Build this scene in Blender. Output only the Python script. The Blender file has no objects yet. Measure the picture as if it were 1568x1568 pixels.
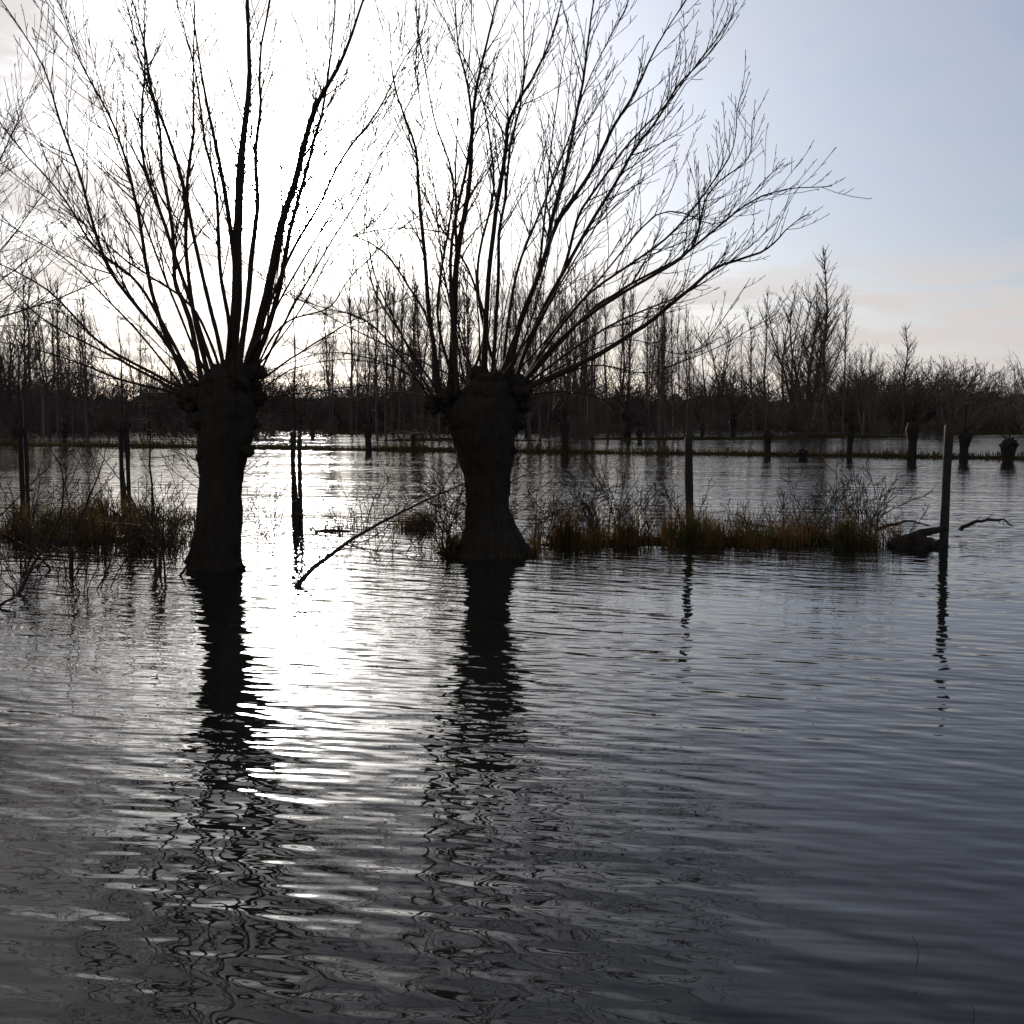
import bpy, math, random
from mathutils import Vector, noise as mnoise, Matrix
sc = bpy.context.scene
# ---------------------------------------------------------------- camera
H = 1.8; F = 1098.0; PITCH = math.atan(98/1098.0)
cam = bpy.data.cameras.new("camera"); co = bpy.data.objects.new("camera", cam)
sc.collection.objects.link(co); sc.camera = co
cam.angle = 2*math.atan(512/F); cam.clip_end = 6000; cam.clip_start = 0.05
co.location = (0, 0, H); co.rotation_euler = (math.pi/2-PITCH, 0, 0)
K = 1024/1568.0
def direc(px, py):
    xr = (px*K-512)/F; yr = (512-py*K)/F
    return Vector((xr, math.cos(PITCH)+yr*math.sin(PITCH), -math.sin(PITCH)+yr*math.cos(PITCH)))
def P(px, py, D):
    d = direc(px, py); return Vector((0, 0, H)) + d*(D/d.y)
def X(px, D): return (px*K-512)/F*D
S = direc(432, 272).normalized()
EL = math.asin(S.z); AZ = math.atan2(S.x, S.y)
# ---------------------------------------------------------------- helpers
def N(nt, t, **kw):
    n = nt.nodes.new(t)
    for k, v in kw.items(): setattr(n, k, v)
    return n
def math_(nt, op, a, b=None, c=None, clamp=False):
    n = nt.nodes.new('ShaderNodeMath'); n.operation = op; n.use_clamp = clamp
    for i, v in enumerate((a, b, c)):
        if v is None: continue
        if isinstance(v, (int, float)): n.inputs[i].default_value = v
        else: nt.links.new(v, n.inputs[i])
    return n.outputs[0]
def mixc(nt, f, a, b):
    n = nt.nodes.new('ShaderNodeMix'); n.data_type = 'RGBA'
    for i, v in ((0, f), (6, a), (7, b)):
        if isinstance(v, (int, float)): n.inputs[i].default_value = v
        elif isinstance(v, tuple): n.inputs[i].default_value = v
        else: nt.links.new(v, n.inputs[i])
    return n.outputs[2]
class MB:
    def __init__(s): s.v = []; s.f = []
    def tube(s, pts, rad, sides=3, cap=False):
        n = len(pts); base = len(s.v)
        ref = Vector((0.31, 0.87, 0.2))
        for i in range(n):
            t = (pts[min(i+1, n-1)]-pts[max(i-1, 0)])
            if t.length < 1e-9: t = Vector((0, 0, 1))
            t.normalize()
            u = t.cross(ref)
            if u.length < 1e-3: u = t.cross(Vector((1, 0, 0)))
            u.normalize(); w = t.cross(u); p = pts[i]; r = rad[i]
            for k in range(sides):
                a = 2*math.pi*k/sides; c = math.cos(a)*r; q = math.sin(a)*r
                s.v.append((p.x+u.x*c+w.x*q, p.y+u.y*c+w.y*q, p.z+u.z*c+w.z*q))
        for i in range(n-1):
            b = base+i*sides
            for k in range(sides):
                k2 = (k+1) % sides
                s.f.append((b+k, b+k2, b+sides+k2, b+sides+k))
        if cap:
            s.f.append(tuple(base+k for k in range(sides)))
            b = base+(n-1)*sides; s.f.append(tuple(b+k for k in range(sides)))
    def obj(s, name, mat, parent=None, smooth=True):
        me = bpy.data.meshes.new(name); me.from_pydata(s.v, [], s.f)
        me.materials.append(mat)
        if smooth: me.polygons.foreach_set('use_smooth', [True]*len(me.polygons))
        me.update()
        o = bpy.data.objects.new(name, me); sc.collection.objects.link(o)
        if parent: o.parent = parent
        return o
def empty(name, loc=(0, 0, 0)):
    e = bpy.data.objects.new(name, None); e.location = loc; sc.collection.objects.link(e); return e
def rvec(rng): 
    return Vector((rng.gauss(0, 1), rng.gauss(0, 1), rng.gauss(0, 1))).normalized()
def grow(mb, p, d, L, r, lev, rng, up=0.25, wob=0.12, step=0.22, ang=(0.4, 0.8), rmin=0.0035, den=1.0, clen=0.45, sd=3):
    n = max(3, int(L/step)+1) if lev > 0 else 3
    n = min(n, 12)
    pts = [p.copy()]; rad = [r]; dd = d.normalized()
    for i in range(n):
        dd = (dd+rvec(rng)*wob+Vector((0, 0, up/n))).normalized()
        pts.append(pts[-1]+dd*(L/n))
        rad.append(max(rmin, r*(1-0.85*(i+1)/n)))
    mb.tube(pts, rad, sd if lev < 2 else max(sd, 4))
    if lev <= 0: return
    spawn(mb, pts, rad, L, lev, rng, up, wob, step, ang, rmin, den, clen, 0.2, sd)
def spawn(mb, pts, rad, L, lev, rng, up, wob, step, ang, rmin, den, clen, t0, sd=3):
    n = len(pts)-1
    cnt = max(2, int(L/step*den))
    for j in range(cnt):
        t = t0+(1-t0)*((j+rng.random())/cnt)
        i = min(int(t*n), n-1); f = t*n-i
        q = pts[i].lerp(pts[i+1], f); dd = (pts[i+1]-pts[i]).normalized()
        side = dd.cross(rvec(rng)).normalized()
        a = rng.uniform(*ang)
        cd = dd*math.cos(a)+side*math.sin(a)
        cl = L*clen*(1-0.65*t)*rng.uniform(0.4, 1.35)
        cr = max(rmin, min((rad[i])*0.6, 0.0045+cl*0.006))
        grow(mb, q, cd, cl, cr, lev-1, rng, up, wob, step, ang, rmin, den, clen*1.05, sd)
def catmull(P0, k=4):
    out = []; n = len(P0)
    for i in range(n-1):
        a = P0[max(i-1, 0)]; b = P0[i]; c = P0[i+1]; d = P0[min(i+2, n-1)]
        for j in range(k):
            t = j/k
            out.append(0.5*((2*b)+(c-a)*t+(2*a-5*b+4*c-d)*t*t+(3*b-a-3*c+d)*t**3))
    out.append(P0[-1].copy()); return out
# ---------------------------------------------------------------- materials
def bark_mat(name, c1, c2, scale=6, rough=0.9, bump=0.4, det=2):
    m = bpy.data.materials.new(name); m.use_nodes = True; nt = m.node_tree
    b = nt.nodes['Principled BSDF']; tc = N(nt, 'ShaderNodeTexCoord')
    mp = N(nt, 'ShaderNodeMapping'); mp.inputs['Scale'].default_value = (scale*2, scale*2, scale*0.5)
    nt.links.new(tc.outputs['Object'], mp.inputs[0])
    no = N(nt, 'ShaderNodeTexNoise'); no.inputs['Scale'].default_value = 1.5; no.inputs['Detail'].default_value = 6 if bump else det
    nt.links.new(mp.outputs[0], no.inputs['Vector'])
    nt.links.new(mixc(nt, no.outputs[0], c1+(1,), c2+(1,)), b.inputs['Base Color'])
    b.inputs['Roughness'].default_value = rough; b.inputs['Specular IOR Level'].default_value = 0.12
    if bump:
        bp = N(nt, 'ShaderNodeBump'); bp.inputs['Strength'].default_value = bump; bp.inputs['Distance'].default_value = 0.03
        nt.links.new(no.outputs[0], bp.inputs['Height']); nt.links.new(bp.outputs[0], b.inputs['Normal'])
    return m
M_bark = bark_mat("willow_bark", (0.008, 0.007, 0.005), (0.045, 0.036, 0.025), bump=1.0)
M_twig = bark_mat("willow_twig", (0.02, 0.014, 0.010), (0.045, 0.032, 0.022), bump=0, rough=0.8)
M_far = bark_mat("distant_bark_hazed", (0.055, 0.044, 0.035), (0.11, 0.088, 0.068), scale=0.5, bump=0)  # bark colour lightened and warmed to stand in for atmospheric haze
M_wood = bark_mat("weathered_wood", (0.015, 0.012, 0.010), (0.06, 0.048, 0.038), scale=8, bump=0.8)
def grass_mat(name, c1, c2, c3):
    m = bpy.data.materials.new(name); m.use_nodes = True; nt = m.node_tree
    b = nt.nodes['Principled BSDF']; out = nt.nodes['Material Output']; tc = N(nt, 'ShaderNodeTexCoord')
    no = N(nt, 'ShaderNodeTexNoise'); no.inputs['Scale'].default_value = 2.2; no.inputs['Detail'].default_value = 3
    no2 = N(nt, 'ShaderNodeTexNoise'); no2.inputs['Scale'].default_value = 25
    nt.links.new(tc.outputs['Object'], no.inputs['Vector']); nt.links.new(tc.outputs['Object'], no2.inputs['Vector'])
    r1 = N(nt, 'ShaderNodeMapRange'); r1.inputs[1].default_value = 0.38; r1.inputs[2].default_value = 0.56
    nt.links.new(no.outputs[0], r1.inputs[0])
    a = mixc(nt, r1.outputs[0], c1+(1,), c2+(1,)); c = mixc(nt, math_(nt, 'MULTIPLY', no2.outputs[0], 0.6), a, c3+(1,))
    nt.links.new(c, b.inputs['Base Color']); b.inputs['Roughness'].default_value = 0.8; b.inputs['Specular IOR Level'].default_value = 0.1
    tr = N(nt, 'ShaderNodeBsdfTranslucent'); nt.links.new(c, tr.inputs[0])
    ms = N(nt, 'ShaderNodeMixShader'); ms.inputs[0].default_value = 0.3
    nt.links.new(b.outputs[0], ms.inputs[1]); nt.links.new(tr.outputs[0], ms.inputs[2]); nt.links.new(ms.outputs[0], out.inputs[0])
    return m
M_grass = grass_mat("marsh_grass", (0.06, 0.055, 0.016), (0.15, 0.072, 0.026), (0.045, 0.045, 0.014))
M_bankgrass = grass_mat("bank_grass", (0.04, 0.036, 0.012), (0.08, 0.05, 0.018), (0.03, 0.032, 0.01))
M_ground = bpy.data.materials.new("ground_mud"); M_ground.use_nodes = True
nt = M_ground.node_tree; b = nt.nodes['Principled BSDF']; tc = N(nt, 'ShaderNodeTexCoord')
no = N(nt, 'ShaderNodeTexNoise'); no.inputs['Scale'].default_value = 0.8; no.inputs['Detail'].default_value = 6
nt.links.new(tc.outputs['Object'], no.inputs['Vector'])
nt.links.new(mixc(nt, no.outputs[0], (0.008, 0.007, 0.004, 1), (0.035, 0.03, 0.013, 1)), b.inputs['Base Color'])
b.inputs['Roughness'].default_value = 1.0; b.inputs['Specular IOR Level'].default_value = 0.0
# water
M_water = bpy.data.materials.new("flood_water"); M_water.use_nodes = True
nt = M_water.node_tree; b = nt.nodes['Principled BSDF']; tc = N(nt, 'ShaderNodeTexCoord')
b.inputs['Base Color'].default_value = (0.010, 0.0095, 0.008, 1); b.inputs['Roughness'].default_value = 0.02
b.inputs['IOR'].default_value = 1.333
def wnoise(rot, sx, sy, det=1.0, rough=0.4, dist=0.0):
    mp0 = N(nt, 'ShaderNodeMapping'); mp0.inputs['Rotation'].default_value = (0, 0, rot)
    nt.links.new(tc.outputs['Object'], mp0.inputs[0])
    mp = N(nt, 'ShaderNodeMapping'); mp.inputs['Scale'].default_value = (sx, sy, 1)
    nt.links.new(mp0.outputs[0], mp.inputs[0])
    n = N(nt, 'ShaderNodeTexNoise'); n.noise_dimensions = '2D'; n.inputs['Scale'].default_value = 1; n.inputs['Detail'].default_value = det
    n.inputs['Roughness'].default_value = rough; n.inputs['Distortion'].default_value = dist
    nt.links.new(mp.outputs[0], n.inputs['Vector']); return n.outputs[0]
w1 = wnoise(math.radians(24), 1.0, 6.0, 1.0, 0.4)
w2 = wnoise(math.radians(6), 2.0, 11.0, 1.0, 0.4)
w3 = wnoise(0.5, 3.6, 5.2, 1.0, 0.4)
w4 = wnoise(0.25, 0.4, 1.8, 0.0)
amp = wnoise(0.3, 0.12, 0.35, 1.0)     # calm / ruffled patches
am = N(nt, 'ShaderNodeMapRange'); am.inputs[1].default_value = 0.35; am.inputs[2].default_value = 0.65
am.inputs[3].default_value = 0.6; am.inputs[4].default_value = 1.3; nt.links.new(amp, am.inputs[0])
h = math_(nt, 'MULTIPLY', w1, 0.85)
h = math_(nt, 'MULTIPLY_ADD', w2, 0.42, h)
h = math_(nt, 'MULTIPLY_ADD', w3, 0.62, h)
h = math_(nt, 'MULTIPLY', h, am.outputs[0])
h = math_(nt, 'MULTIPLY_ADD', w4, 0.9, h)
bp = N(nt, 'ShaderNodeBump'); bp.inputs['Strength'].default_value = 1.0; bp.inputs['Distance'].default_value = 0.0105
nt.links.new(h, bp.inputs['Height']); nt.links.new(bp.outputs[0], b.inputs['Normal'])
# ---------------------------------------------------------------- world
w = bpy.data.worlds.new("World"); sc.world = w; w.use_nodes = True; nt = w.node_tree
bg = nt.nodes['Background']; bg.inputs['Strength'].default_value = 0.1
sky = N(nt, 'ShaderNodeTexSky'); sky.sky_type = 'NISHITA'; sky.sun_disc = False
sky.sun_elevation = EL; sky.sun_rotation = AZ; sky.air_density = 1.0; sky.dust_density = 0.6; sky.ozone_density = 2.5
tc = N(nt, 'ShaderNodeTexCoord')
vd = N(nt, 'ShaderNodeVectorMath', operation='NORMALIZE'); nt.links.new(tc.outputs['Generated'], vd.inputs[0])
dt = N(nt, 'ShaderNodeVectorMath', operation='DOT_PRODUCT'); nt.links.new(vd.outputs[0], dt.inputs[0]); dt.inputs[1].default_value = S
ang = math_(nt, 'ARCCOSINE', math_(nt, 'MINIMUM', dt.outputs['Value'], 0.999999))
def gauss(s, amp_, p=2.0):
    q = math_(nt, 'POWER', math_(nt, 'DIVIDE', ang, s), p)
    return math_(nt, 'MULTIPLY', math_(nt, 'POWER', 2.71828, math_(nt, 'MULTIPLY', q, -1.0)), amp_)
sep = N(nt, 'ShaderNodeSeparateXYZ'); nt.links.new(vd.outputs[0], sep.inputs[0])
zz = math_(nt, 'ADD', math_(nt, 'MAXIMUM', sep.outputs[2], 0.0), 0.10)
cx = math_(nt, 'DIVIDE', sep.outputs[0], zz); cy = math_(nt, 'DIVIDE', sep.outputs[1], zz)
cmb = N(nt, 'ShaderNodeCombineXYZ'); nt.links.new(cx, cmb.inputs[0]); nt.links.new(cy, cmb.inputs[1])
cn = N(nt, 'ShaderNodeTexNoise'); cn.inputs['Scale'].default_value = 1.9; cn.inputs['Detail'].default_value = 7; cn.inputs['Roughness'].default_value = 0.58
cn.inputs['Distortion'].default_value = 0.5
nt.links.new(cmb.outputs[0], cn.inputs['Vector'])
cover = N(nt, 'ShaderNodeMapRange'); nt.links.new(cn.outputs[0], cover.inputs[0])
cover.inputs[1].default_value = 0.38; cover.inputs[2].default_value = 0.56; cover.interpolation_type = 'SMOOTHSTEP'
lr = N(nt, 'ShaderNodeMapRange'); nt.links.new(sep.outputs[0], lr.inputs[0])
lr.inputs[1].default_value = 0.0; lr.inputs[2].default_value = -0.26; lr.inputs[3].default_value = 0.16; lr.inputs[4].default_value = 1.0
low = N(nt, 'ShaderNodeMapRange'); nt.links.new(sep.outputs[2], low.inputs[0])
low.inputs[1].default_value = 0.15; low.inputs[2].default_value = 0.10; low.inputs[3].default_value = 0.0; low.inputs[4].default_value = 1.0
msk = math_(nt, 'MULTIPLY', cover.outputs[0], math_(nt, 'MAXIMUM', lr.outputs[0], low.outputs[0]))
hz = N(nt, 'ShaderNodeMapRange'); nt.links.new(sep.outputs[2], hz.inputs[0])
hz.inputs[1].default_value = 0.0; hz.inputs[2].default_value = 0.45; hz.inputs[3].default_value = 0.6; hz.inputs[4].default_value = 0.35
base = mixc(nt, hz.outputs[0], sky.outputs[0], (3.6, 3.7, 5.3, 1))
lw = N(nt, 'ShaderNodeMapRange'); nt.links.new(sep.outputs[2], lw.inputs[0])   # pale cream band on the horizon
lw.inputs[1].default_value = 0.02; lw.inputs[2].default_value = 0.17; lw.inputs[3].default_value = 0.45; lw.inputs[4].default_value = 0.0; lw.interpolation_type = 'SMOOTHSTEP'
base = mixc(nt, lw.outputs[0], base, (6.8, 6.3, 5.9, 1))
clcol = mixc(nt, math_(nt, 'MULTIPLY', msk, 0.8), base, (6.4, 5.9, 5.7, 1))
gl = math_(nt, 'ADD', gauss(0.030, 5000.0), math_(nt, 'ADD', gauss(0.085, 110.0, 1.35), gauss(0.33, 7.0, 1.5)))
att = math_(nt, 'SUBTRACT', 1.0, math_(nt, 'MULTIPLY', msk, 0.88))
gl = math_(nt, 'MULTIPLY', gl, att)
gl = math_(nt, 'ADD', gl, gauss(0.60, 1.5))
gv = N(nt, 'ShaderNodeVectorMath', operation='SCALE'); gv.inputs[0].default_value = (1.0, 0.97, 0.92); nt.links.new(gl, gv.inputs['Scale'])
ad = N(nt, 'ShaderNodeVectorMath', operation='ADD'); nt.links.new(clcol, ad.inputs[0]); nt.links.new(gv.outputs[0], ad.inputs[1])
nt.links.new(ad.outputs[0], bg.inputs['Color'])
sl = bpy.data.lights.new("sun", 'SUN'); sl.energy = 3.0; sl.angle = math.radians(0.5); sl.color = (1, 0.93, 0.82)
so = bpy.data.objects.new("sun", sl); sc.collection.objects.link(so); so.rotation_euler = S.to_track_quat('Z', 'Y').to_euler()
so.location = (0, 0, 20)
# ---------------------------------------------------------------- terrain
def nz(x, y, z=0.0): return mnoise.noise(Vector((x, y, z)))
def bankline(x): return 52.3-0.396*max(-90, min(60, x))
ISL = [  # x, y, rx, ry, height
 (-0.35, 14.15, 0.75, 0.5, 0.14), (0.9, 15.0, 0.9, 0.35, 0.04), (2.1, 15.4, 1.1, 0.5, 0.07), (3.5, 15.3, 1.2, 0.55, 0.09), (4.6, 15.1, 0.6, 0.4, 0.06),
 (-7.2, 16.2, 0.7, 0.4, 0.08), (-5.7, 15.6, 0.5, 0.3, 0.06), (-6.3, 15.3, 0.35, 0.25, 0.06), (-5.0, 15.3, 0.3, 0.25, 0.07), (-2.7, 16.8, 0.45, 0.25, 0.05), (-1.5, 17.2, 0.25, 0.2, 0.05), (-6.6, 18.6, 1.2, .3, .06),
 (-2.2, 3.45, .35, .4, .03)]
def hgt(x, y):
    z = -0.5
    if y < 30:
        for (a, c, rx, ry, hh) in ISL:
            q = ((x-a)/rx)**2+((y-c)/ry)**2
            if q < 4: z = max(z, -0.5+(hh+0.5)*math.exp(-q*q*0.45)+0.05*nz(x*2, y*2))
        q = y-0.55+0.25*nz(x, y)+max(0, x+1.9)*0.9
        if q < 1: z = max(z, min(0.1, -0.35*q))
    bl = bankline(x); q = (y-bl)/1.6
    z = max(z, -0.5+(0.62+0.12*nz(x*0.3, 3.3))*math.exp(-q*q*0.6))
    if y > bl+4:
        t = min(1, (y-bl-4)/70)
        p = nz(x*0.035, y*0.10, 5.0)+0.6*nz(x*0.09, y*0.25, 9.0)
        z = max(z, -0.26+0.26*t+0.42*p)
    if y > 140: z = max(z, min(0.5, -0.2+(y-140)*0.02))
    return z
def rng_list(spec):
    out = []; 
    for a, b_, s in spec:
        v = a
        while v < b_-1e-6: out.append(v); v += s
    out.append(spec[-1][1]); return out
xs = rng_list([(-3000, -600, 400), (-600, -150, 30), (-150, -60, 3), (-60, -10, 1.0), (-10, 8, 0.15), (8, 60, 1.0), (60, 150, 3), (150, 600, 30), (600, 3000, 400)])
ys = rng_list([(-40, -4, 6), (-4, 2, 0.3), (2, 5, .15), (5, 13, 1.0), (13, 20, 0.15), (20, 34, 1.5), (34, 90, 0.7), (90, 180, 2.0), (180, 400, 20), (400, 4000, 400)])
mb = MB()
for y in ys:
    for x in xs: mb.v.append((x, y, hgt(x, y)))
nx = len(xs)
for j in range(len(ys)-1):
    for i in range(nx-1):
        a = j*nx+i; mb.f.append((a, a+1, a+nx+1, a+nx))
mb.obj("ground", M_ground)
mb = MB(); mb.v = [(-3000, -40, 0), (3000, -40, 0), (3000, 4000, 0), (-3000, 4000, 0)]; mb.f = [(0, 1, 2, 3)]
mb.obj("water", M_water, smooth=False)
# ---------------------------------------------------------------- grass
def blade(mb, x, y, z, h_, rng, wd=0.006, lean=0.35):
    a = rng.uniform(0, 6.283); ln = abs(rng.gauss(0, lean))*h_; dx = math.cos(a); dy = math.sin(a)
    b2 = rng.uniform(0, 6.283); ux = math.cos(b2)*wd; uy = math.sin(b2)*wd
    n = len(mb.v)
    m = (x+dx*ln*0.35, y+dy*ln*0.35, z+h_*0.6); t = (x+dx*ln*1.2, y+dy*ln*1.2, z+h_*(1-0.3*min(1, ln/h_)))
    mb.v += [(x-ux, y-uy, z), (x+ux, y+uy, z), (m[0]+ux*.7, m[1]+uy*.7, m[2]), (m[0]-ux*.7, m[1]-uy*.7, m[2]), t]
    mb.f += [(n, n+1, n+2, n+3), (n+3, n+2, n+4)]
mbg = MB(); rg = random.Random(3)
for k, (a, c, rx, ry, hh) in enumerate(ISL):
    if k == len(ISL)-1: continue
    area = rx*ry
    tus = int(34*area)+5
    for i in range(tus):
        r_ = math.sqrt(rg.random())*1.25; th = rg.uniform(0, 6.283)
        tx = a+math.cos(th)*rx*r_; ty = c+math.sin(th)*ry*r_
        hz_ = max(hgt(tx, ty), -.12)
        if r_ > 1.1 and rg.random() < .5: continue
        th_ = rg.uniform(0.15, 0.58)*(0.7 if k == 0 else 1)
        if k in (5, 6, 7, 8): th_ *= 1.15
        if k in (9, 10): th_ *= .8
        sp = rg.uniform(0.05, 0.15)
        for j in range(rg.randint(50, 130)):
            x = tx+rg.gauss(0, sp); y = ty+rg.gauss(0, sp)
            blade(mbg, x, y, hz_-0.05, th_*rg.uniform(0.4, 1.3)+.04, rg, 0.005, .4)
mbg.obj("marsh_grass", M_grass, smooth=False)
mbg = MB()
for i in range(16000):
    x = rg.uniform(-75, 45); y = bankline(x)+rg.gauss(0, 0.9); z = hgt(x, y)
    if z < -0.05: continue
    blade(mbg, x, y, z-0.03, rg.uniform(0.08, 0.32)*(1+0.9*nz(x*0.4, 1)), rg, 0.02)
mbg.obj("bank_grass", M_bankgrass, smooth=False)
# ---------------------------------------------------------------- willows
def trunk(mb, prof, D, rng, sides=36, yscale=0.95, amp_=0.1):
    pts = [P(cx, py, D) for cx, py, wd in prof]; rd = [wd*K/F*D*0.5 for cx, py, wd in prof]
    kk = 7; pc = catmull(pts, kk); rc = []
    for i in range(len(rd)-1):
        for j in range(kk):
            t = j/kk; t = t*t*(3-2*t); rc.append(rd[i]*(1-t)+rd[i+1]*t)
    rc.append(rd[-1]); base = len(mb.v)
    sx = rng.uniform(0, 50)
    for i, (p, r) in enumerate(zip(pc, rc)):
        for k in range(sides):
            a = 2*math.pi*k/sides
            q = Vector((math.cos(a)*2.2, math.sin(a)*2.2, p.z*1.3+sx))
            f = 1+amp_*1.8*mnoise.noise(q)+amp_*1.2*mnoise.noise(Vector((math.cos(a)*6, math.sin(a)*6, p.z*2.5+sx)))+.07*mnoise.noise(Vector((math.cos(a)*9, math.sin(a)*9, p.z*12+sx)))
            mb.v.append((p.x+math.cos(a)*r*f, p.y+math.sin(a)*r*f*yscale, p.z+0.04*mnoise.noise(q*2)))
    for i in range(len(pc)-1):
        for k in range(sides):
            b_ = base+i*sides; k2 = (k+1) % sides
            mb.f.append((b_+k, b_+k2, b_+sides+k2, b_+sides+k))
    b_ = base+(len(pc)-1)*sides; mb.f.append(tuple(b_+k for k in range(sides)))
def knob(mb, c, r, rng):
    import bmesh
    bm = bmesh.new(); bmesh.ops.create_icosphere(bm, subdivisions=3, radius=1)
    n0 = len(mb.v); s = rng.uniform(0, 99)
    sc3 = Vector((rng.uniform(.8, 1.2), rng.uniform(.8, 1.2), rng.uniform(.7, 1.1)))
    for v in bm.verts:
        f = r*(1+0.45*mnoise.noise(v.co*1.8+Vector((s, 0, 0)))+0.28*mnoise.noise(v.co*5+Vector((s, 0, 0))))
        mb.v.append((c.x+v.co.x*f*sc3.x, c.y+v.co.y*f*sc3.y, c.z+v.co.z*f*sc3.z))
    for f in bm.faces: mb.f.append(tuple(n0+v.index for v in f.verts))
    bm.free()
RM = 0.0042
def guided(mb, pl, D, r, rng, spread, lev=2, den=1.15, step=0.2, t0=0.3):
    n = len(pl)-1; pts = []
    for i, (px, py) in enumerate(pl):
        t = i/n
        pts.append(P(px, py, D+spread*(t**1.1)))
    pc = catmull(pts, 6); sd_ = rng.uniform(0, 99); m = len(pc)-1
    for i in range(1, len(pc)):
        s_ = min(1, i/m*2)
        pc[i] = pc[i]+Vector((nz(i*.2, sd_), nz(i*.2, sd_+9), 0))*0.11*s_+rvec(rng)*0.004
    L = sum((pc[i+1]-pc[i]).length for i in range(len(pc)-1))
    rad = [max(0.006, r*(1-(i/m))**0.7*(1.0 if i else 1.3)) for i in range(m+1)]
    mb.tube(pc, rad, 7)
    spawn(mb, pc, rad, L, lev, rng, 0.45, 0.11, step, (0.35, 0.8), RM, den, 0.27, t0)
    for q in range(1 if r > .036 and rng.random() < .7 else 0):
        i = int(m*rng.uniform(.2, .45)); dd = (pc[i+1]-pc[i]).normalized()
        sd2 = dd.cross(rvec(rng)).normalized(); d = (dd+sd2*rng.uniform(.12, .3)).normalized()
        Lf = L*(1-i/m)*rng.uniform(.6, .9); k = 10; pts = [pc[i]]
        for j in range(k):
            d = (d+rvec(rng)*.045+Vector((0, 0, .03))).normalized(); pts.append(pts[-1]+d*Lf/k)
        r2 = rad[i]*.6; rd = [max(.005, r2*(1-j/k*.9)) for j in range(k+1)]
        mb.tube(pts, rd, 5); spawn(mb, pts, rd, Lf, lev, rng, .45, .11, step, (.35, .8), RM, den*.8, .27, .25)
def willow(name, D, prof, knobs, shoots, nrand, seeds, hd):
    rng = random.Random(seeds); root = empty(name, P(prof[0][0], prof[0][1], D)*1)
    root.location.z = 0
    mb = MB(); trunk(mb, prof, D, rng)
    for (px, py, r, dy) in knobs: knob(mb, P(px, py, D+dy), r, rng)
    for (pl, r) in shoots:
        knob(mb, P(pl[0][0]+rng.uniform(-6, 6), pl[0][1]+rng.uniform(0, 12), D+rng.uniform(-.15, .15)), rng.uniform(.06, .12), rng)
    o = mb.obj("trunk", M_bark, root); o.matrix_parent_inverse = Matrix.Translation(-root.location)
    mb = MB()
    for (pl, r) in shoots:
        guided(mb, pl, D+rng.uniform(-.15, .15), r*(.8 if r < .05 else .95), rng, rng.uniform(-1.6, 2.0))
    hc = P(hd[0], hd[1], D)
    for i in range(nrand):
        a = rng.uniform(0, 6.283); el = rng.uniform(0.25, 1.45)
        d = Vector((math.cos(a)*math.cos(el), math.sin(a)*math.cos(el), math.sin(el)))
        if d.y < 0 and el < 0.9: d.y *= 0.3
        p0 = hc+Vector((math.cos(a)*0.28, math.sin(a)*0.28, rng.uniform(-0.15, 0.1)))
        L = rng.uniform(2.0, 4.6)
        n = 11; pts = [p0]; dd = d.normalized()
        for j in range(n):
            dd = (dd+rvec(rng)*0.08+Vector((0, 0, 0.05))).normalized(); pts.append(pts[-1]+dd*L/n)
        r = rng.uniform(0.009, 0.018); rad = [max(0.0045, r*(1-j/n*0.9)) for j in range(n+1)]
        mb.tube(pts, rad, 5); spawn(mb, pts, rad, L, 2, rng, 0.4, 0.12, 0.22, (0.35, 0.85), RM, 1.0, 0.30, 0.2)
    for i in range(60):
        j = rng.randint(1, len(prof)-2); cx, py, wd = prof[j]; 
        sgn = rng.choice((-1, 1)); p0 = P(cx+sgn*wd*0.45, py+rng.uniform(-30, 30), D+rng.uniform(-.1, .1))
        if p0.z < 0.2: continue
        grow(mb, p0, Vector((sgn, rng.uniform(-1, 1), rng.uniform(-0.2, 1.3))), rng.uniform(0.3, 1.1), 0.006, 1, rng, 0.3, 0.25, 0.12, (.4, 1.0), .0035)
    o = mb.obj("shoots", M_twig, root); o.matrix_parent_inverse = Matrix.Translation(-root.location)
    return len(mb.f)
W1 = [([(300,590),(250,520),(170,410),(120,260),(60,100),(-40,-60)], .034), ([(290,600),(240,470),(215,330),(190,230),(130,100),(50,-60)], .036),
 ([(310,590),(285,470),(262,400),(255,250),(220,120),(170,-80)], .042), ([(320,580),(290,450),(285,300),(302,150),(290,-60)], .038),
 ([(345,575),(350,480),(325,300),(305,150),(270,-40)], .036), ([(352,570),(365,430),(372,280),(378,110),(385,-120)], .078),
 ([(365,570),(385,400),(398,250),(400,100),(425,-100)], .045), ([(375,570),(410,450),(435,330),(475,200),(515,110),(580,-60)], .064),
 ([(385,570),(430,440),(460,280),(490,150),(520,-80)], .045), ([(390,590),(460,540),(560,480),(650,450)], .018),
 ([(290,610),(200,560),(80,500),(-20,400)], .026), ([(290,600),(160,530),(60,430),(-60,380)], .026),
 ([(300,590),(220,450),(150,380),(60,260),(-40,150)], .028), ([(345,570),(310,420),(250,200),(215,60),(190,-80)], .034),
 ([(385,580),(430,500),(500,470),(560,400),(640,330)], .018), ([(330,575),(270,400),(225,250),(215,100),(240,-80)], .034),
 ([(285,605),(180,580),(90,545),(-30,515)], .022), ([(370,570),(440,400),(520,260),(600,130),(650,20)], .026),
 ([(395,600),(440,570),(520,550),(600,560)], .013), ([(340,575),(300,480),(200,400),(110,330),(0,250)], .024),
 ([(375,585),(440,500),(520,380),(600,350),(700,360)], .014), ([(285,600),(190,480),(90,390),(-20,330)], .018), ([(395,610),(480,600),(560,590)], .01), ([(300,600),(210,600),(120,570),(30,590)], .012)]
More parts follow.
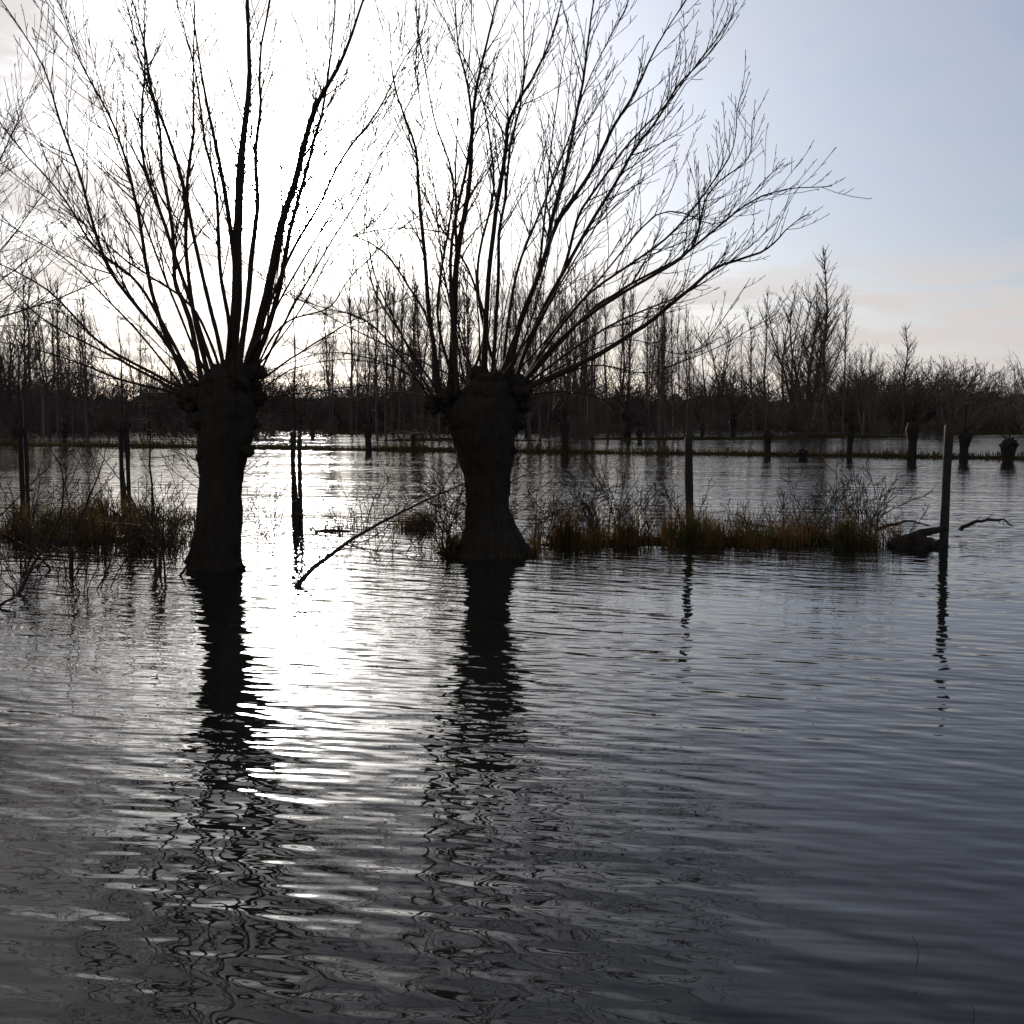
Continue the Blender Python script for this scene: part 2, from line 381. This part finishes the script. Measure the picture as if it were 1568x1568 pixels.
n1 = willow("pollard_willow", 12.8,
 [(330, 925, 108), (330, 880, 92), (331, 850, 76), (334, 800, 68), (338, 740, 64), (342, 700, 72), (347, 655, 84), (349, 615, 90), (349, 585, 76), (349, 566, 40)],
 [(318, 605, .17, 0), (382, 610, .17, .1), (345, 590, .22, -.1), (332, 580, .14, .2), (368, 580, .14, -.15), (308, 645, .11, -.1), (386, 648, .11, 0), (378, 690, .08, -.1), (310, 700, .07, -.1), (298, 862, .1, 0), (362, 868, .09, -.1)],
 W1, 8, 5, (345, 590))
W2 = [([(668,605),(650,480),(600,400),(540,355),(470,330)], .024), ([(672,600),(655,450),(640,290),(620,170),(595,30)], .042),
 ([(675,605),(610,510),(565,400),(520,300)], .02), ([(690,595),(698,450),(712,300),(735,130),(765,-60)], .052),
 ([(700,600),(692,400),(715,200),(700,60),(690,-90)], .034), ([(740,570),(748,420),(778,230),(792,170),(830,90),(880,-70)], .045),
 ([(755,570),(765,400),(775,280),(800,100),(800,-90)], .034), ([(770,570),(820,430),(850,340),(880,200),(905,50),(915,-90)], .045),
 ([(780,575),(800,480),(850,360),(920,230),(980,120),(1060,-20)], .048), ([(790,580),(830,470),(920,310),(985,210),(1060,110),(1130,20)], .036),
 ([(795,590),(880,500),(1000,420),(1070,370),(1170,300),(1270,285)], .034), ([(795,600),(920,540),(1010,480),(1080,420),(1170,380),(1235,330)], .046),
 ([(795,595),(900,480),(960,440),(1060,380),(1085,300),(1140,240),(1160,180)], .03), ([(795,610),(900,560),(1000,570),(1120,520),(1185,480)], .016),
 ([(670,612),(600,560),(500,540),(400,570)], .015), ([(720,585),(742,480),(700,380),(650,300),(630,200)], .028),
 ([(665,620),(570,500),(490,470),(430,450)], .018), ([(790,605),(870,600),(940,610),(1010,585)], .013),
 ([(760,575),(730,420),(760,260),(720,120),(660,-20)], .028), ([(785,580),(860,420),(900,300),(1010,170),(1090,70)], .032),
 ([(770,575),(790,420),(850,270),(900,130),(960,0)], .028), ([(795,590),(900,450),(1040,350),(1110,240),(1140,150)], .026),
 ([(790,600),(930,500),(1060,440),(1190,340)], .024), ([(700,600),(670,480),(690,300),(660,150),(640,20)], .028),
 ([(665,615),(600,480),(560,330),(575,200)], .018), ([(795,600),(860,560),(960,520),(1060,540),(1140,440)], .014), ([(668,610),(610,600),(540,610),(460,590)], .01), ([(795,590),(870,480),(1010,330),(1100,340),(1200,250)], .02)]
n2 = willow("pollard_willow", 14.0,
 [(757, 905, 175), (756, 868, 135), (753, 835, 100), (750, 800, 72), (748, 770, 64), (748, 730, 70), (744, 700, 80), (738, 660, 100), (738, 630, 106), (750, 600, 86), (757, 572, 50)],
 [(762, 590, .22, 0), (775, 610, .2, .1), (745, 605, .22, -.1), (692, 630, .16, 0), (680, 614, .12, .05), (702, 650, .15, -.1), (755, 660, .2, .1), (788, 645, .13, 0), (790, 595, .11, -.1), (782, 690, .08, 0), (708, 850, .16, 0), (800, 850, .18, 0), (760, 860, .2, -.2), (725, 870, .16, -.25), (790, 830, .12, .1)],
 W2, 13, 8, (745, 590))
def plain_willow(name, x, y, th, tr, ns, rng, L=(3, 5.2), rs=1.0):
    root = empty(name, (x, y, 0)); mb = MB()
    n = 8; pts = [Vector((0.03*math.sin(i), 0, -0.5+(th+0.5)*i/n)) for i in range(n+1)]
    mb.tube(pts, [tr*(1.25 if i == 0 else (1+0.35*(i/n)**3)) for i in range(n+1)], 12, True)
    for i in range(5): knob(mb, Vector((rng.uniform(-.25, .25), rng.uniform(-.2, .2), th+rng.uniform(-.15, .1))), tr*rng.uniform(.6, .9), rng)
    mb.obj("trunk", M_bark, root); mb = MB()
    for i in range(ns):
        a = rng.uniform(0, 6.283); el = rng.uniform(0.3, 1.4)
        d = Vector((math.cos(a)*math.cos(el), math.sin(a)*math.cos(el), math.sin(el)))
        l = rng.uniform(*L); k = 8; pts = [Vector((math.cos(a)*tr*.6, math.sin(a)*tr*.6, th))]
        for j in range(k):
            d = (d+rvec(rng)*0.08+Vector((0, 0, .04))).normalized(); pts.append(pts[-1]+d*l/k)
        r = rng.uniform(.013, .03)*rs; rad = [max(.0045, r*(1-j/k*.9)) for j in range(k+1)]
        mb.tube(pts, rad, 5); spawn(mb, pts, rad, l, 2, rng, .4, .12, .25, (.35, .8), .0045, 1.1, .32, .2)
    mb.obj("shoots", M_twig, root)
plain_willow("pollard_willow", X(-210, 17), 17.0, 2.4, .38, 38, random.Random(21), (3, 5.8))
plain_willow("pollard_willow", X(-150, 27), 27.0, 3.4, .42, 40, random.Random(23), (5, 8.5), 1.4)
# ---------------------------------------------------------------- posts, saplings, shrubs
def post(name, px, pytop, D, wpx, lean=0.0, seed=1):
    r = wpx*K/F*D/2; top = P(px, pytop, D); bx = X(px, D)
    root = empty(name, (bx, D, 0)); mb = MB(); n = 10; sides = 12
    for i in range(n+1):
        t = i/n; z = -0.5+(top.z+0.5)*t
        for k in range(sides):
            a = 2*math.pi*k/sides
            f = 1+0.25*mnoise.noise(Vector((math.cos(a)*1.5, math.sin(a)*1.5, z*1.8+seed*9)))
            mb.v.append((lean*z+math.cos(a)*r*f, math.sin(a)*r*f, z+(0.05*math.cos(a+1) if i == n else 0)))
    for i in range(n):
        for k in range(sides):
            k2 = (k+1) % sides; mb.f.append((i*sides+k, i*sides+k2, (i+1)*sides+k2, (i+1)*sides+k))
    mb.f.append(tuple(n*sides+k for k in range(sides)))
    mb.obj("post_shaft", M_wood, root)
post("fence_post", 1449, 648, 15.4, 13, 0.012, 1)
post("fence_post", 1058, 668, 16.8, 12, -0.03, 2)
def sapling(name, px, D, pytop, r, seed, stake=None, nb=12):
    rng = random.Random(seed); top = P(px, pytop, D); root = empty(name, (X(px, D), D, 0)); mb = MB()
    n = 12; pts = [Vector((0.08*nz(i*.4, seed), 0.05*nz(i*.5, seed+7), -0.4+(top.z+.4)*i/n)) for i in range(n+1)]
    rad = [max(.0055, r*(1-.8*i/n)) for i in range(n+1)]; mb.tube(pts, rad, 6)
    spawn(mb, pts, rad, top.z, 2, rng, .35, .14, .28, (.5, 1.1), .0045, nb/10, .22, .3)
    mb.obj("stem", M_twig, root)
    if stake:
        mb = MB(); st = P(px, stake, D).z
        for dx, hh in ((-.065, .05), (.055, 0)):
            mb.tube([Vector((dx+.015*nz(i*.7, dx*9+seed), .05, -.4+(st+hh+.4)*i/4)) for i in range(5)], [.038]*5, 7, True)
        mb.tube([Vector((-.11, .0, st-.12)), Vector((.11, .0, st-.12))], [.02, .02], 5, True)
        mb.obj("stakes", M_wood, root)
sapling("sapling", 453, 18.0, 420, .03, 3, stake=665)
sapling("sapling", 190, 20.0, 470, .028, 4, stake=648)
sapling("sapling", 232, 14.6, 540, .022, 5)
sapling("sapling", 35, 21.0, 480, .03, 6, stake=655)
sapling("sapling", 1052, 19.0, 520, .018, 7)
def shrub(name, px, pyb, hpx, seed, n=10, r=.012, spread=.7, wob=.22):
    D = H*F/(pyb*K-414); h_ = hpx*K/F*D; rng = random.Random(seed); root = empty(name, (X(px, D), D, 0)); mb = MB()
    for i in range(n):
        a = rng.uniform(0, 6.283); s = rng.uniform(.1, spread)
        grow(mb, Vector((rng.gauss(0, .1), rng.gauss(0, .1), -.15)), Vector((math.cos(a)*s, math.sin(a)*s*.8, 1)), h_*rng.uniform(.5, 1.2)+.15, r, 2, rng, .2, wob, .13, (.4, 1.1), .0042, 1.0, .5)
    mb.obj("stems", M_twig, root)
for a in [(102, 872, 200, 1, 3, .02, .35), (160, 850, 130, 2, 6, .014), (238, 885, 145, 3, 5, .018, .6), (60, 850, 120, 4, 8, .01, 1.), (270, 860, 100, 5, 9, .009, 1.),
          (925, 830, 140, 6, 12, .009, .6), (960, 822, 120, 7, 9, .008), (1230, 830, 95, 8, 9, .008), (1310, 830, 120, 9, 12, .008, .8), (1335, 826, 90, 10, 8, .007),
          (1375, 822, 60, 11, 4, .006), (830, 840, 90, 12, 9, .008, 1.1), (870, 835, 110, 13, 9, .007), (680, 850, 120, 14, 12, .008, 1.3), (640, 835, 80, 15, 7, .007, 1.2),
          (1150, 828, 70, 16, 8, .006), (560, 830, 100, 17, 6, .006), (410, 850, 110, 18, 6, .008), (20, 870, 130, 19, 9, .01, 1.2), (130, 905, 120, 20, 8, .009, 1.4), (590, 850, 80, 22, 5, .006, 1.2),
          (1200, 826, 80, 23, 7, .007), (1270, 825, 100, 24, 8, .007), (1060, 825, 85, 25, 6, .006), (990, 835, 75, 26, 7, .006), (720, 835, 90, 27, 8, .007, 1.4), (200, 870, 110, 28, 9, .009, 1.2), (40, 900, 80, 29, 6, .008, 1.4), (450, 870, 90, 30, 4, .008, 1.), (530, 860, 60, 31, 4, .007, 1.4), (90, 885, 120, 32, 6, .009, 1.3)]:
    shrub("willow_shrub", *a)
def polybranch(name, pl, r, seed, den=1.0, mat=None, lev=2, sub=.35, rmin=.0042):
    rng = random.Random(seed); pts = catmull([P(*p) for p in pl], 4); mb = MB(); m = len(pts)-1
    for i in range(1, m): pts[i] = pts[i]+Vector((0, 0, 1))*min(.05, r*2)*nz(i*.5, seed)
    L = sum((pts[i+1]-pts[i]).length for i in range(m)); rad = [max(rmin, r*(1-.8*i/m)) for i in range(m+1)]
    mb.tube(pts, rad, 7, True)
    if lev >= 0: spawn(mb, pts, rad, L, lev, rng, .15, .2, .2, (.4, 1.0), rmin, den, sub, .15)
    mb.obj(name, mat or M_twig)
polybranch("fallen_branch", [(425, 925, 11.3), (465, 885, 11.5), (540, 825, 12.0), (620, 782, 12.5), (720, 735, 13.0)], .034, 1, 1.5)
polybranch("fallen_branch", [(-60, 955, 9.9), (-10, 928, 10.1), (22, 912, 10.3), (2, 885, 10.4)], .022, 2)
polybranch("fallen_branch", [(-60, 850, 12.3), (0, 790, 12.6), (50, 740, 12.9), (100, 690, 13)], .012, 3)
polybranch("fallen_branch", [(235, 905, 11.2), (245, 850, 11.6), (222, 810, 11.8), (200, 760, 12.0), (150, 690, 12.2)], .02, 13, 1.0)
polybranch("fallen_branch", [(20, 925, 10.8), (60, 850, 11.2), (92, 790, 11.4), (95, 720, 11.6), (70, 680, 11.8)], .018, 14, 1.0)
polybranch("driftwood_branch", [(1340, 812, 15.9), (1385, 798, 16.0), (1425, 806, 16.0)], .03, 4, .6)
polybranch("driftwood_branch", [(1470, 812, 16.0), (1495, 798, 16.0), (1530, 796, 16.1), (1552, 806, 16.2)], .034, 5, 1.6, sub=.25)
polybranch("reed_stem", [(1402, 1485, 3.35), (1406, 1455, 3.4), (1396, 1432, 3.45)], .0018, 6, .3, lev=-1, rmin=.001)
polybranch("reed_stem", [(1480, 1600, 2.9), (1492, 1555, 2.95), (1486, 1535, 3.0)], .0022, 7, .3, lev=-1, rmin=.001)
mb = MB(); rr = random.Random(4)
knob(mb, Vector((0, 0, 0.02)), .22, rr); knob(mb, Vector((-.24, .03, -.02)), .17, rr); knob(mb, Vector((.25, .05, -.03)), .15, rr)
mb.tube([Vector((-.42, 0, .02)), Vector((0, -.05, .2)), Vector((.36, 0, .26))], [.06, .06, .035], 7, True)
o = mb.obj("driftwood_stump", M_bark); o.location = (X(1413, 14.8), 14.8, 0)
# ---------------------------------------------------------------- distant trees
def far_tree(kind, seed):
    rng = random.Random(seed); mb = MB()
    if kind == 'poplar':
        h_ = 20; n = 12; pts = [Vector((.5*nz(i*.3, seed), .5*nz(i*.3, seed+5), h_*i/n)) for i in range(n+1)]
        rad = [max(.03, .22*(1-.9*i/n)) for i in range(n+1)]; mb.tube(pts, rad, 5)
        for j in range(50):
            t = rng.uniform(.25, .97); i = int(t*n); p = pts[i].lerp(pts[min(n, i+1)], t*n-i); a = rng.uniform(0, 6.283); s = rng.uniform(.4, 1.0)
            grow(mb, p, Vector((math.cos(a)*s, math.sin(a)*s, 1)), ((1-t)*6+1.2)*rng.uniform(.6, 1.2), .05, 2, rng, .5, .14, .65, (.35, .75), .014, 1.0, .42)
    elif kind == 'round':
        h_ = 14
        for k in range(rng.randint(2, 4)):
            a = rng.uniform(0, 6.283); s = rng.uniform(.1, .45); d = Vector((math.cos(a)*s, math.sin(a)*s, 1)).normalized()
            pts = [Vector((0, 0, 0))]
            for i in range(8): d = (d+rvec(rng)*.1+Vector((0, 0, .04))).normalized(); pts.append(pts[-1]+d*h_*.78/8)
            rad = [max(.04, .16*(1-.85*i/8)) for i in range(9)]; mb.tube(pts, rad, 5)
            for j in range(22):
                t = rng.uniform(.15, 1); i = min(7, int(t*8)); a = rng.uniform(0, 6.283); s = rng.uniform(.5, 1.3)
                grow(mb, pts[i].lerp(pts[i+1], rng.random()), Vector((math.cos(a)*s, math.sin(a)*s, 1)), 4.6*(1.15-t*.6)*rng.uniform(.6, 1.15), .045, 2, rng, .4, .18, .55, (.4, .9), .011, 1.0, .45)
    elif kind == 'bush':
        for k in range(26):
            a = rng.uniform(0, 6.283); s = rng.uniform(.1, .9)
            grow(mb, Vector((rng.gauss(0, 1.2), rng.gauss(0, 1.2), 0)), Vector((math.cos(a)*s, math.sin(a)*s, 1)), rng.uniform(2.6, 7.0), .05, 2, rng, .2, .15, .6, (.4, .85), .018, 1.0, .5)
    elif kind == 'pollard':
        mb.tube([Vector((0, 0, -.4)), Vector((.05, 0, 1.0)), Vector((0, 0, 1.7)), Vector((0, 0, 2.1))], [.33, .27, .42, .3], 9, True)
        for i in range(3): knob(mb, Vector((rng.uniform(-.25, .25), rng.uniform(-.2, .2), 1.85)), .3, rng)
        for k in range(22):
            a = rng.uniform(0, 6.283); s = rng.uniform(.1, 1.1)
            grow(mb, Vector((0, 0, 2.0)), Vector((math.cos(a)*s, math.sin(a)*s, 1)), rng.uniform(.8, 3.0), .018, 1, rng, .3, .1, .4, (.3, .6), .008, 1.0, .35)
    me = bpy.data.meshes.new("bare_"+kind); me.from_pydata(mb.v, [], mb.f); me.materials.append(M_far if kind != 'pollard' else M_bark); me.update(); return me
VAR = {k: [far_tree(k, s+i*7) for i in range(nv)] for k, s, nv in (('poplar', 31, 6), ('round', 41, 4), ('bush', 51, 4), ('pollard', 61, 5))}
print({k: [len(m.polygons) for m in v] for k, v in VAR.items()})
HT = {'poplar': 20.5, 'round': 14.0, 'bush': 6.0}
def inst(kind, x, y, s, parent, rng, sxy=1.0, z=None):
    o = bpy.data.objects.new(kind, rng.choice(VAR[kind])); sc.collection.objects.link(o); o.parent = parent
    o.location = (x, y, hgt(x, y)-.1 if z is None else z); o.rotation_euler = (rng.gauss(0, .03), rng.gauss(0, .03), rng.uniform(0, 6.283)); o.scale = (s*sxy, s*sxy, s)
rf = random.Random(77)
row = empty("distant_tree_row")
def prof_top(px):
    pts = [(-700, 430), (0, 400), (60, 390), (150, 430), (230, 470), (400, 500), (500, 450), (540, 375), (620, 375), (700, 395), (760, 385), (850, 380), (940, 380), (1000, 420), (1080, 465), (1150, 460), (1200, 400), (1300, 460), (1340, 530), (1400, 555), (1500, 580), (1568, 560), (2200, 540)]
    for (a, ya), (b_, yb) in zip(pts, pts[1:]):
        if a <= px <= b_: return ya+(yb-ya)*(px-a)/(b_-a)
    return 520
for i in range(105):
    px = rf.uniform(-500, 2000); D = rf.uniform(105, 180); t = prof_top(px)+abs(rf.gauss(0, 1))*50
    hh = P(px, t, D).z
    k = 'poplar' if rf.random() < (.8 if 480 < px < 1050 else .45) else 'round'
    inst(k, X(px, D), D, hh/HT[k], row, rf, rf.uniform(.8, 1.15) if k == 'round' else rf.uniform(.6, 1.0))
for i in range(54):
    px = rf.uniform(505, 1060); D = rf.uniform(80, 112); t = prof_top(px)+abs(rf.gauss(0, 1))*28-6
    inst('poplar', X(px, D), D, P(px, t, D).z/HT['poplar'], row, rf, rf.uniform(.5, .85))
for i in range(9):
    px = rf.uniform(-60, 240); D = rf.uniform(85, 115); t = prof_top(px)+abs(rf.gauss(0, 1))*40
    inst('poplar', X(px, D), D, P(px, t, D).z/20, row, rf, rf.uniform(.6, .95))
for (px, t, D, k, sx) in [(1262, 370, 110, 'poplar', 1.3), (1232, 430, 115, 'poplar', 1), (1378, 490, 120, 'poplar', 1.5), (1320, 500, 100, 'round', .8), (1200, 395, 118, 'round', .8), (1170, 430, 105, 'poplar', .9), (1100, 460, 110, 'round', 1), (1290, 440, 100, 'poplar', .9), (1568, 520, 95, 'round', 1), (1440, 545, 110, 'poplar', 1.4)]:
    inst(k, X(px, D), D, P(px, t, D).z/HT[k], row, rf, sx)
th = empty("distant_thicket")
for i in range(330):
    px = rf.uniform(-600, 2100); D = rf.uniform(120, 195)
    inst('bush', X(px, D), D, rf.uniform(.5, 1.35)*D/155, th, rf, rf.uniform(1.0, 1.6))
mb = MB(); m = 420
for i in range(m+1):
    a = -1.15+2.3*i/m; 
    for j, (rr_, z) in enumerate(((212, 0), (220, 5.0+1.4*nz(i*.08, 2)+1.6*nz(i*.5, 4)+1.3*nz(i*1.3, 8)), (300, 5+1.5*nz(i*.1, 7)), (420, 0))):
        mb.v.append((math.sin(a)*rr_, math.cos(a)*rr_, z))
for i in range(m):
    for j in range(3): mb.f.append((i*4+j, i*4+4+j, i*4+5+j, i*4+1+j))
mb.obj("distant_woodland_backing", M_far)  # added ridge band behind the thicket, gives the woodland solid darkness
pr = empty("distant_pollard_row")
for px, D in [(25, 66), (100, 64), (195, 60), (565, 58), (632, 60), (865, 56), (1175, 50), (1300, 49), (1395, 46), (1545, 55), (480, 80), (720, 75), (980, 70), (1230, 66), (330, 75), (1475, 46), (-60, 68), (1700, 42), (-200, 70)]:
    x = X(px, D); y = bankline(x)+rf.gauss(0, .5) if D < 68 else D
    inst('pollard', X(px, y), y, rf.uniform(.42, .75), pr, rf, rf.uniform(.8, 1.2))
for i in range(40):
    px = rf.uniform(-300, 1900); D = rf.uniform(85, 135); inst('pollard', X(px, D), D, rf.uniform(.6, 1.1), pr, rf)
for i in range(60):
    px = rf.uniform(-300, 1900); D = rf.uniform(80, 125); inst('bush', X(px, D), D, rf.uniform(.15, .5), th, rf, rf.uniform(1, 2))
sc.view_settings.view_transform = 'Standard'; sc.view_settings.look = 'None'; sc.view_settings.exposure = 0
print("faces", n1, n2)
